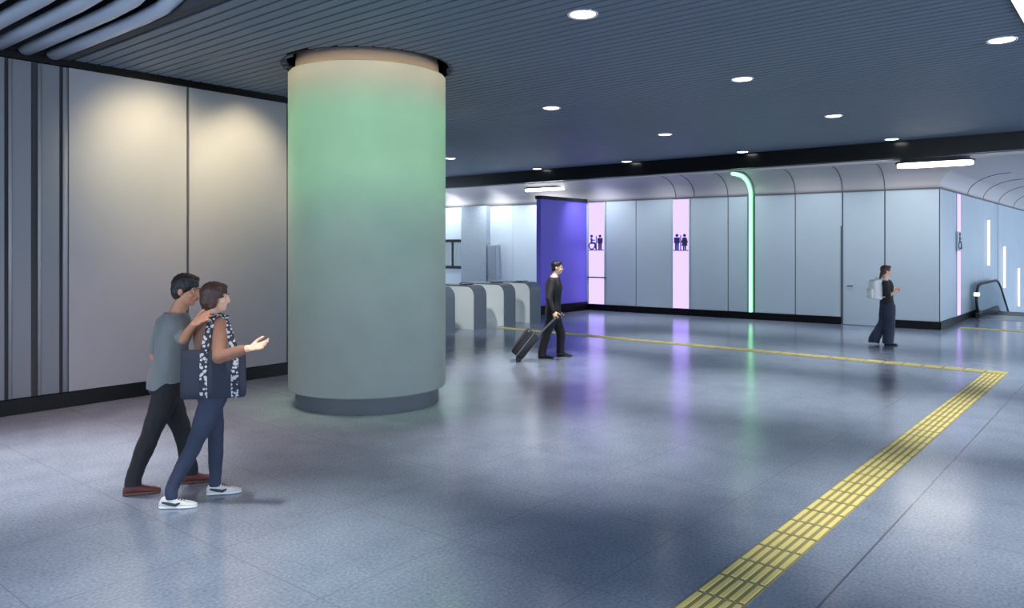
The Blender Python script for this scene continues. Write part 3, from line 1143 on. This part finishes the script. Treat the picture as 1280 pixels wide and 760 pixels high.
def legs(bm, J, g=0, sc=1.0, k=1.0, hem=None):
    for sd in 'lr':
        hp, kn, an = J['hip_' + sd], J['knee_' + sd], J['ank_' + sd]
        if hem is None:
            chain(bm, [hp, hp.lerp(kn, .5), kn, kn.lerp(an, .35), an], [(.088 + g) * sc, (.074 + g) * sc, (.054 + g) * sc, (.053 + g) * sc, (.037 + g) * sc])
        else:
            low = Vector((an.x, an.y, max(.03, an.z - .06)))
            chain(bm, [hp, hp.lerp(kn, .5), kn, kn.lerp(an, .35), an, low], [r * sc for r in hem] + [hem[-1] * sc])


def arm(bm, sh, el, wr, g=0, sc=1.0, upto=1.0):
    if upto >= 1:
        chain(bm, [sh, sh.lerp(el, .45), el, el.lerp(wr, .3), wr], [(.050 + g) * sc, (.046 + g) * sc, (.037 + g) * sc, (.036 + g) * sc, (.025 + g) * sc])
    else:
        chain(bm, [sh, sh.lerp(el, upto * .6), sh.lerp(el, upto)], [(.054 + g) * sc, (.052 + g) * sc, (.053 + g) * sc])


def feet(bm, J):
    for sd in 'lr':
        cap(bm, J['ank_' + sd], J['heel_' + sd].lerp(J['toe_' + sd], .25) + V(0, 0, .045), .032, .024)
        cap(bm, J['heel_' + sd].lerp(J['toe_' + sd], .22) + V(0, 0, .042), J['heel_' + sd].lerp(J['toe_' + sd], .72) + V(0, 0, .028), .022, .012)


def build_person(root, J, tf, hf, up, hs, skin, sw, hw, dp, hands, vox=.006):
    bm = bmesh.new()
    torso(bm, J['pel'], J['neck'], tf, sw - .015, hw - .015, dp - .012)
    hc = J['head']
    f, l, u = basis(hf, up)
    cap(bm, J['neck'] - V(0, 0, .03), hc - u * .06 * hs - f * .012, .060 * hs, .054 * hs)
    head(bm, hc, hf, up, hs)
    for sd in 'lr':
        cap(bm, J['neck'] - V(0, 0, .05), J['sh_' + sd], .055, .046)
        arm(bm, J['sh_' + sd], J['el_' + sd], J['wr_' + sd])
    legs(bm, J)
    feet(bm, J)
    keep = [(hc, .16)]
    for w, d, nrm, th, kw in hands:
        hand(bm, w, d, nrm, th, **kw)
        keep.append((w + d.normalized() * .1, .14))
    return solid('body', bm, M[skin], root, vox, 5, keep)


# ---------------------------------------------------- man of the couple
MD = 6.30
mr, P = figure('man in grey t-shirt and black jeans with an arm round the woman beside him', 207, MD)
mr.location += Vector((*cw(-.03, .06), 0))
tf = V(.80, .60, 0).normalized(); lf = V(-.6, .8, 0)
pel = P(208, 478, 6.28)
J = dict(pel=pel, neck=P(221, 390, 6.24), head=P(234, 363, 6.22),
         sh_l=P(205, 404, 6.40), sh_r=P(228, 406, 6.10),
         el_l=P(193, 446, 6.50), wr_l=P(214, 470, 6.55),
         el_r=P(230, 425, 5.84), wr_r=P(243, 406, 5.71),
         hip_l=pel + lf * .095 - V(0, 0, .04), hip_r=pel - lf * .095 - V(0, 0, .04),
         knee_l=P(229, 542, 6.40), ank_l=P(238, 588, 6.42),
         knee_r=P(188, 546, 6.13), ank_r=P(166, 602, 6.11))
def gp(px, py):                              # ground point under a pixel, local to the current figure
    return P(px, py, EYE * FPX / (py - HOR))
def gpt(ank, f, back, fwd):                  # heel and toe points around an ankle
    f = Vector((f[0], f[1], 0)).normalized()
    a = Vector((ank.x, ank.y, 0))
    return a - f * back, a + f * fwd
J['heel_l'], J['toe_l'] = gpt(J['ank_l'], (.93, .36), .07, .205)
J['heel_r'], J['toe_r'] = gpt(J['ank_r'], (.93, .36), .07, .205)
hd = (P(262, 393, 5.68) - J['wr_r'])
build_person(mr, J, tf, (.97, -.10, -.12), (.10, 0, 1), 1.06, 'skinm', .185, .165, .112,
             [(J['wr_r'], hd, V(.35, .8, -.5), V(-.2, 0, 1), dict(curl=12)), (J['wr_l'], V(.7, .3, -.6), V(.1, -1, 0), V(.6, 0, .6), dict(curl=30))])
bm = bmesh.new()
torso(bm, pel, J['neck'], tf, .185, .175, .118, .012, .24)
for sd in 'lr':
    cap(bm, J['neck'] - V(0, 0, .055), J['sh_' + sd], .062, .060)
arm(bm, J['sh_l'], J['el_l'], J['wr_l'], .012, 1.0, .78)
arm(bm, J['sh_r'], J['el_r'], J['wr_r'], .012, 1.0, .85)
solid('t_shirt', bm, M['tee'], mr, .009, 5, None, [(pel - V(0, 0, .055), V(0, 0, -1)), (J['neck'] + V(0, 0, -.01), V(0, 0, 1))], .006, 8)
bm = bmesh.new()
torso(bm, pel - V(0, 0, .02), J['neck'] - V(0, 0, .02), tf, .14, .162, .112, .006)
legs(bm, J, .016, 1.0, hem=[.108, .095, .074, .070, .062])
solid('jeans', bm, M['jblack'], mr, .009, 5, None, [(pel + V(0, 0, .035), V(0, 0, 1)), (V(0, 0, .075), V(0, 0, -1))], .008, 10)
bm = bmesh.new()
f, l, u = basis((.97, -.10, -.12), (.10, 0, 1)); hc = J['head']; s_ = 1.06
ell(bm, hc + u * .040 * s_ - f * .018 * s_, l * .088 * s_, f * .104 * s_, u * .092 * s_)
ell(bm, hc + u * .000 * s_ - f * .050 * s_, l * .084 * s_, f * .066 * s_, u * .095 * s_)
ell(bm, hc + u * .088 * s_ + f * .034 * s_, l * .068 * s_, f * .054 * s_, u * .034 * s_)
for sg in (1, -1):
    ell(bm, hc + l * sg * .068 * s_ + f * .012 + u * .030, l * .014, f * .026, u * .034)
for q in range(26):
    a = random.uniform(0, 6.28); b = random.uniform(.15, 1.0)
    c = hc + u * (.04 + .088 * math.sin(b)) + (f * math.cos(a) * .9 + l * math.sin(a) * .8) * .095 * math.cos(b) - f * .015
    ell(bm, c, l * .020, f * .024, u * .018, 8, 6)
solid('hair', bm, M['hairb'], mr, .006, 3, None, (), .005, 40)
face_bits(mr, hc, (.97, -.10, -.12), (.10, 0, 1), 1.06)
for sd in 'rl':
    shoe(mr, J['heel_' + sd], J['toe_' + sd], .10, M['redshoe'], M['brsole'], .09, laces='brsole')
bm = bmesh.new()
fb, lb, _ = basis(tf)
c = pel + V(0, 0, .035)
loft(bm, [[c + V(0, 0, z) + lb * (.178 + .004) * math.cos(2 * math.pi * i / 40) + fb * (.126 + .004) * math.sin(2 * math.pi * i / 40) for i in range(40)] for z in (-.017, .017)])
obj('belt', bm, M['bshoe'], mr)

# ---------------------------------------------------- woman of the couple
WD = 6.0
wr_, P = figure('woman in brown top and blue jeans gesturing with one open hand', 252, WD)
tf = V(.82, .57, 0).normalized(); lf = V(-.57, .82, 0)
pel = P(265, 484, 6.0)
J = dict(pel=pel, neck=P(262, 394, 5.98), head=P(270, 371, 5.97),
         sh_l=P(253, 404, 6.13), sh_r=P(275, 407, 5.85),
         el_l=P(262, 444, 6.28), wr_l=P(284, 448, 6.32),
         el_r=P(274, 447, 5.63), wr_r=P(311, 435, 5.60),
         hip_l=pel + lf * .088 - V(0, 0, .05), hip_r=pel - lf * .088 - V(0, 0, .05),
         knee_l=P(270, 548, 6.15), ank_l=P(269, 600, 6.18),
         knee_r=P(243, 556, 5.90), ank_r=P(214, 612, 5.86))
J['heel_l'], J['toe_l'] = gpt(J['ank_l'], (.95, .30), .065, .20)
J['heel_r'], J['toe_r'] = gpt(J['ank_r'], (.98, .12), .085, .19)
hf, hup = (.98, .05, -.03), (0, 0, 1)
build_person(wr_, J, tf, hf, hup, .99, 'skinw', .160, .160, .100,
             [(J['wr_r'], P(342, 429, 5.56) - J['wr_r'], V(.1, -.55, .85), V(.2, .9, .5), dict(curl=10, spread=14)), (J['wr_l'], V(.8, .2, .1), V(0, 0, 1), V(.2, -1, .2), dict(curl=30))], .0055)
bm = bmesh.new()
torso(bm, pel, J['neck'], tf, .158, .155, .102, .012, .22)
for sd in 'lr':
    cap(bm, J['neck'] - V(0, 0, .06), J['sh_' + sd], .052, .054)
arm(bm, J['sh_l'], J['el_l'], J['wr_l'], .012)
e0 = J['el_r'].lerp(J['wr_r'], .82)
chain(bm, [J['sh_r'], J['sh_r'].lerp(J['el_r'], .45), J['el_r'], J['el_r'].lerp(J['wr_r'], .3), e0], [.060, .056, .049, .046, .036])
solid('top', bm, M['brown'], wr_, .008, 5, None, [(pel - V(0, 0, .05), V(0, 0, -1)), (J['neck'] + V(0, 0, -.02), V(-.15, -.05, 1))], .007, 9)
bm = bmesh.new()
torso(bm, pel - V(0, 0, .02), J['neck'] - V(0, 0, .02), tf, .13, .158, .104, .006)
legs(bm, J, hem=[.100, .084, .062, .058, .047])
solid('jeans', bm, M['jblue'], wr_, .008, 5, None, [(pel + V(0, 0, .03), V(0, 0, 1)), (V(0, 0, .07), V(0, 0, -1))], .006, 11)
bm = bmesh.new()
f, l, u = basis(hf, hup); hc = J['head']
ell(bm, hc + u * .030 - f * .020, l * .090, f * .106, u * .090)
ell(bm, hc - u * .025 - f * .050, l * .088, f * .070, u * .100)
for sg in (1, -1):
    ell(bm, hc + l * sg * .072 - f * .004 - u * .015, l * .018, f * .046, u * .072)
ell(bm, hc + u * .078 + f * .036, l * .066, f * .050, u * .030)
solid('hair', bm, M['hairr'], wr_, .006, 3, None, (), .006, 26)
face_bits(wr_, hc, hf, hup, .99, 'hairr')
for sd in 'rl':
    shoe(wr_, J['heel_' + sd], J['toe_' + sd], .094, M['whshoe'], M['whsole'], .085, stripe=M['dkshoe'], laces='dkshoe')

# tote bag on her right shoulder
bt = thing('tote_bag', 'navy tote bag with white floral straps on the woman\'s shoulder', 'bag', wr_.location, YAW)
bx, by = V(.97, .22, 0).normalized(), V(-.22, .97, 0).normalized()
bc = P(267, 468, 5.735)
bw_, bh_ = .235, .175
bm = bmesh.new()
rings = []
for z, wf, th in ((-1, .94, .024), (-.93, .99, .034), (-.6, 1.0, .042), (0, .99, .040), (.6, .98, .030), (1, .97, .018)):
    c = bc + V(0, 0, bh_ * z)
    pts = []
    for i in range(36):
        a = 2 * math.pi * i / 36
        ca, sa = math.cos(a), math.sin(a)
        ca = math.copysign(abs(ca) ** .45, ca); sa = math.copysign(abs(sa) ** .7, sa)
        sag = .012 * math.cos(ca * math.pi) * (1 if z > .5 else 0)
        pts.append(c + bx * bw_ * wf * ca + by * th * sa + V(0, 0, -sag))
    rings.append(pts)
loft(bm, rings)
for v in bm.verts:
    v.co += by * .008 * noise.noise(v.co * 9) + bx * .006 * noise.noise(v.co * 7 + V(3, 1, 2))
body = obj('bag_body', bm, M['navy'], bt, True)
shp = J['sh_r'] + V(-.02, .02, .074)
for off in (-.055, .165):
    for sgn in (-1, 1):
        if sgn == 1 and off > 0:
            continue
        th = .047 * sgn
        base = bc + bx * (off - .01)
        pts = [base + V(0, 0, -bh_ * .98) + by * .030 * sgn, base + V(0, 0, -bh_ * .5) + by * th, base + by * th, base + V(0, 0, bh_ * .6) + by * .038 * sgn, base + V(0, 0, bh_) + by * .026 * sgn]
        if sgn == -1:
            top = shp + (V(-.035, -.015, 0) if off < 0 else V(.05, .01, -.01))
            a = pts[-1]
            pts += [a.lerp(top, .35) + by * -.02, a.lerp(top, .7) + by * -.025, top + V(0, -.03, -.02), top + V(0, .01, .01)]
        bm = bmesh.new(); ribbon(bm, pts, tuple(bx), .052, .007)
        obj('strap', bm, M['strap'], bt)
bm = bmesh.new(); ribbon(bm, [shp + V(-.035, -.005, .01), shp + V(.01, -.002, .016), shp + V(.05, .02, .0)], tuple(by), .05, .007)
obj('strap', bm, M['strap'], bt)

# ---------------------------------------------------- businessman
BDp = 13.75
br, P = figure('man in dark suit standing sideways and holding a suitcase handle', 692, BDp)
tf = V(1, .08, 0).normalized(); lf = V(-.08, 1, 0)
pel = P(692, 387, BDp)
J = dict(pel=pel, neck=P(692, 346, BDp), head=P(696.5, 334.5, BDp),
         sh_l=P(693, 351, 13.93), sh_r=P(690, 352, 13.57),
         el_l=P(697, 372, 14.0), wr_l=P(698, 389, 13.98),
         el_r=P(686, 373, 13.44), wr_r=P(692, 390, 13.38),
         hip_l=pel + lf * .09 - V(0, 0, .05), hip_r=pel - lf * .09 - V(0, 0, .05),
         knee_l=P(701, 415, 13.85), ank_l=P(700.5, 440, 13.86),
         knee_r=P(683, 417, 13.66), ank_r=P(677.5, 441, 13.64))
J['heel_l'], J['toe_l'] = gpt(J['ank_l'], (1, .05), .07, .21)
J['heel_r'], J['toe_r'] = gpt(J['ank_r'], (1, .0), .07, .21)
hf, hup = (1, -.12, -.03), (0, 0, 1)
hgrip = P(694.5, 395.5, 13.35)
build_person(br, J, tf, hf, hup, 1.0, 'skinw', .18, .16, .11,
             [(J['wr_r'], hgrip - J['wr_r'], V(.1, .9, .1), V(.9, 0, .2), dict(curl=62)), (J['wr_l'], V(.2, 0, -1), V(0, -1, 0), V(1, 0, 0), dict(curl=35))], .0065)
bm = bmesh.new()
torso(bm, pel - V(0, 0, .05), J['neck'] - V(0, 0, .01), tf, .185, .172, .122, .02, .34)
for sd in 'lr':
    cap(bm, J['neck'] - V(0, 0, .065), J['sh_' + sd], .06, .066)
    chain(bm, [J['sh_' + sd], J['sh_' + sd].lerp(J['el_' + sd], .5), J['el_' + sd], J['el_' + sd].lerp(J['wr_' + sd], .93)], [.070, .066, .058, .046])
solid('jacket', bm, M['suit'], br, .010, 5, None, [(pel - V(0, 0, .15), V(0, 0, -1)), (J['neck'] + V(0, 0, .015), V(-.3, 0, 1))], .006, 10)
bm = bmesh.new()
cap(bm, J['neck'] - V(-.01, 0, .04), J['neck'] + V(.012, 0, .045), .074, .066)
cap(bm, J['neck'] + V(.06, 0, -.03), J['neck'] + V(.115, 0, -.16), .04, .02)
solid('shirt', bm, M['shirtw'], br, .008, 3, None, [(J['neck'] + V(.01, 0, .05), V(-.2, 0, 1))])
bm = bmesh.new()
cap(bm, J['neck'] + V(.095, 0, -.01), J['neck'] + V(.140, 0, -.2), .014, .024, 8)
obj('tie', bm, M['jblack'], br, True)
bm = bmesh.new()
torso(bm, pel - V(0, 0, .02), J['neck'] - V(0, 0, .02), tf, .13, .16, .11, .006)
legs(bm, J, hem=[.104, .098, .084, .078, .074])
solid('trousers', bm, M['suit'], br, .010, 5, None, [(pel + V(0, 0, .04), V(0, 0, 1)), (V(0, 0, .06), V(0, 0, -1))], .005, 10)
bm = bmesh.new()
f, l, u = basis(hf, hup); hc = J['head']
ell(bm, hc + u * .042 - f * .020, l * .084, f * .100, u * .082)
ell(bm, hc + u * .0 - f * .052, l * .079, f * .056, u * .085)
ell(bm, hc + u * .086 + f * .038, l * .064, f * .050, u * .032)
solid('hair', bm, M['hairb'], br, .007, 3, None, (), .005, 36)
face_bits(br, hc, hf, hup, 1.0)
for sd in 'rl':
    shoe(br, J['heel_' + sd], J['toe_' + sd], .095, M['bshoe'], M['rubber'], .08, laces='bshoe')

# rolling suitcase, tilted, its handle in the man's hand
sc_ = thing('rolling_suitcase', 'black rolling suitcase tilted on its wheels behind the man in the suit', 'suitcase', br.location, YAW)
pc = P(656, 431.5, 13.32)                    # centre of the case
pc.z = .303
grip = hgrip + V(.01, 0, -.015)
ax = V(.62, 0, .785).normalized()            # long axis of the case
dirn = (grip - pc); dirn.y = 0
lat = V(0, 1, 0); nn = lat.cross(ax).normalized()
Mx = Matrix.Identity(4)
for i in range(3):
    Mx[i][0], Mx[i][1], Mx[i][2] = nn[i], lat[i], ax[i]
# wheels touch the floor
Mx.translation = pc
bm = bmesh.new(); B(bm, -.125, .125, -.19, .19, -.245, .245, Mx, .045)
case = obj('case_shell', bm, M['case'], sc_, 'auto')
bm = bmesh.new()
for q in (-.12, -.06, 0, .06, .12):
    B(bm, -.127, -.118, q - .012, q + .012, -.19, .19, Mx, .004)
obj('rib', bm, M['rubber'], case)
bm = bmesh.new(); B(bm, -.006, .006, -.194, .194, -.249, .249, Mx, .004)
obj('zip_band', bm, M['steel'], case)
for sg in (-1, 1):
    bm = bmesh.new()
    wc = Vector((.07, sg * .15, -.268))
    c = Mx @ wc
    tube(bm, [c - lat * .018, c + lat * .018], .048, 16)
    obj('wheel', bm, M['rubber'], sc_)
top = Mx @ V(.085, 0, .24)
for sg in (-1, 1):
    bm = bmesh.new(); tube(bm, [top + lat * sg * .09, grip + lat * (sg * .085)], .009, 8)
    obj('handle_rod', bm, M['steel'], sc_)
bm = bmesh.new(); tube(bm, [grip - lat * .10, grip + lat * .10], .015, 10)
obj('grip', bm, M['rubber'], sc_)

# ---------------------------------------------------- woman with the backpack
RD = 15.45
rr_, P = figure('woman in dark top and wide navy jeans walking right with a backpack', 1106, RD)
tf = V(1, .03, 0).normalized(); lf = V(-.03, 1, 0)
pel = P(1109.5, 379, RD)
J = dict(pel=pel, neck=P(1106.5, 349, RD), head=P(1107.8, 338.5, RD),
         sh_l=P(1107, 353.5, RD + .16), sh_r=P(1107, 354, RD - .16),
         el_l=P(1112, 370, RD + .22), wr_l=P(1117, 365, RD + .18),
         el_r=P(1110, 370, RD - .22), wr_r=P(1117, 366, RD - .20),
         hip_l=pel + lf * .085 - V(0, 0, .05), hip_r=pel - lf * .085 - V(0, 0, .05),
         knee_l=P(1104, 404, RD + .09), ank_l=P(1092.5, 424, RD + .09),
         knee_r=P(1112.5, 403, RD - .08), ank_r=P(1110, 426.5, RD - .08))
J['heel_r'], J['toe_r'] = gpt(J['ank_r'], (1, 0), .065, .19)
J['heel_l'] = J['ank_l'] + V(-.075, 0, -.05)
J['toe_l'] = Vector((J['ank_l'].x + .10, J['ank_l'].y, .012))
hf, hup = (1, -.1, -.05), (0, 0, 1)
build_person(rr_, J, tf, hf, hup, .97, 'skinw', .155, .155, .10,
             [(J['wr_r'], V(.9, .2, .35), V(0, .6, .6), V(0, .3, 1), dict(curl=45)), (J['wr_l'], V(.9, -.2, .35), V(0, -.6, .6), V(0, -.3, 1), dict(curl=45))], .0065)
bm = bmesh.new()
torso(bm, pel, J['neck'], tf, .155, .152, .104, .012, .2)
for sd in 'lr':
    cap(bm, J['neck'] - V(0, 0, .06), J['sh_' + sd], .052, .056)
    arm(bm, J['sh_' + sd], J['el_' + sd], J['wr_' + sd], .012, 1.0, .9)
solid('top', bm, M['topdk'], rr_, .009, 5, None, [(pel - V(0, 0, .02), V(0, 0, -1)), (J['neck'] - V(0, 0, .015), V(-.2, 0, 1))], .006, 10)
bm = bmesh.new()
torso(bm, pel - V(0, 0, .02), J['neck'] - V(0, 0, .02), tf, .13, .160, .108, .006)
legs(bm, J, hem=[.108, .104, .098, .098, .106])
solid('wide_jeans', bm, M['jblue'], rr_, .010, 5, None, [(pel + V(0, 0, .05), V(0, 0, 1)), (V(0, 0, .045), V(0, 0, -1))], .007, 9)
bm = bmesh.new()
f, l, u = basis(hf, hup); hc = J['head']
ell(bm, hc + u * .034 - f * .020, l * .086, f * .100, u * .086)
ell(bm, hc - u * .010 - f * .052, l * .080, f * .056, u * .082)
cap(bm, hc - f * .085 - u * .06, hc - f * .115 - u * .16, .036, .02)
ell(bm, hc + u * .080 + f * .038, l * .064, f * .050, u * .030)
solid('hair', bm, M['hairr'], rr_, .007, 3, None, (), .005, 30)
face_bits(rr_, hc, hf, hup, .97, 'hairr')
shoe(rr_, J['heel_r'], J['toe_r'], .09, M['bshoe'], M['rubber'], .08, laces='bshoe')
shoe(rr_, J['heel_l'], J['toe_l'], .09, M['bshoe'], M['rubber'], .08, laces='bshoe')

bp = thing('backpack', 'small white backpack worn by the woman walking right', 'backpack', rr_.location, YAW)
pc = P(1096, 362, RD)
bm = bmesh.new(); B(bm, -.115, .075, -.14, .14, -.205, .205, Matrix.Translation(pc), .055)
pk = obj('pack_body', bm, M['pack'], bp, 'auto')
bm = bmesh.new(); B(bm, -.165, -.10, -.11, .11, -.17, .02, Matrix.Translation(pc), .028)
obj('front_pocket', bm, M['pack'], bp, 'auto')
bm = bmesh.new(); tube(bm, [pc + V(-.162, -.09, .0), pc + V(-.168, 0, .006), pc + V(-.162, .09, .0)], .006, 6)
obj('zip', bm, M['packg'], bp)
bm = bmesh.new(); tube(bm, [pc + V(.0, -.03, .20), pc + V(.0, -.025, .235), pc + V(.0, .025, .235), pc + V(.0, .03, .20)], .009, 6)
obj('carry_loop', bm, M['packg'], bp)
for sg, sh in ((-1, J['sh_r']), (1, J['sh_l'])):
    o_ = V(0, -sg * .055, 0)
    pts = [pc + V(.06, sg * .09, .19), sh + o_ + V(-.03, 0, .078), sh + o_ + V(.045, 0, .074), sh + o_ + V(.118, 0, -.02), sh + o_ + V(.132, 0, -.14), sh + V(.07, sg * .02, -.23), pc + V(.06, sg * .13, -.15)]
    bm = bmesh.new(); ribbon(bm, pts, (0, 1, 0), .045, .012)
    obj('shoulder_strap', bm, M['pack'], bp)

# ================================================================ LIGHT OF THE PLACE
wd = bpy.data.worlds.new('world'); S.world = wd
wd.use_nodes = True
bg = wd.node_tree.nodes['Background']
bg.inputs['Color'].default_value = (.67, .81, 1.0, 1)
bg.inputs['Strength'].default_value = 3.7

S.view_settings.view_transform = 'Standard'
S.view_settings.look = 'None'
S.view_settings.gamma = 1
S.view_settings.exposure = 0
S.view_settings.use_curve_mapping = False
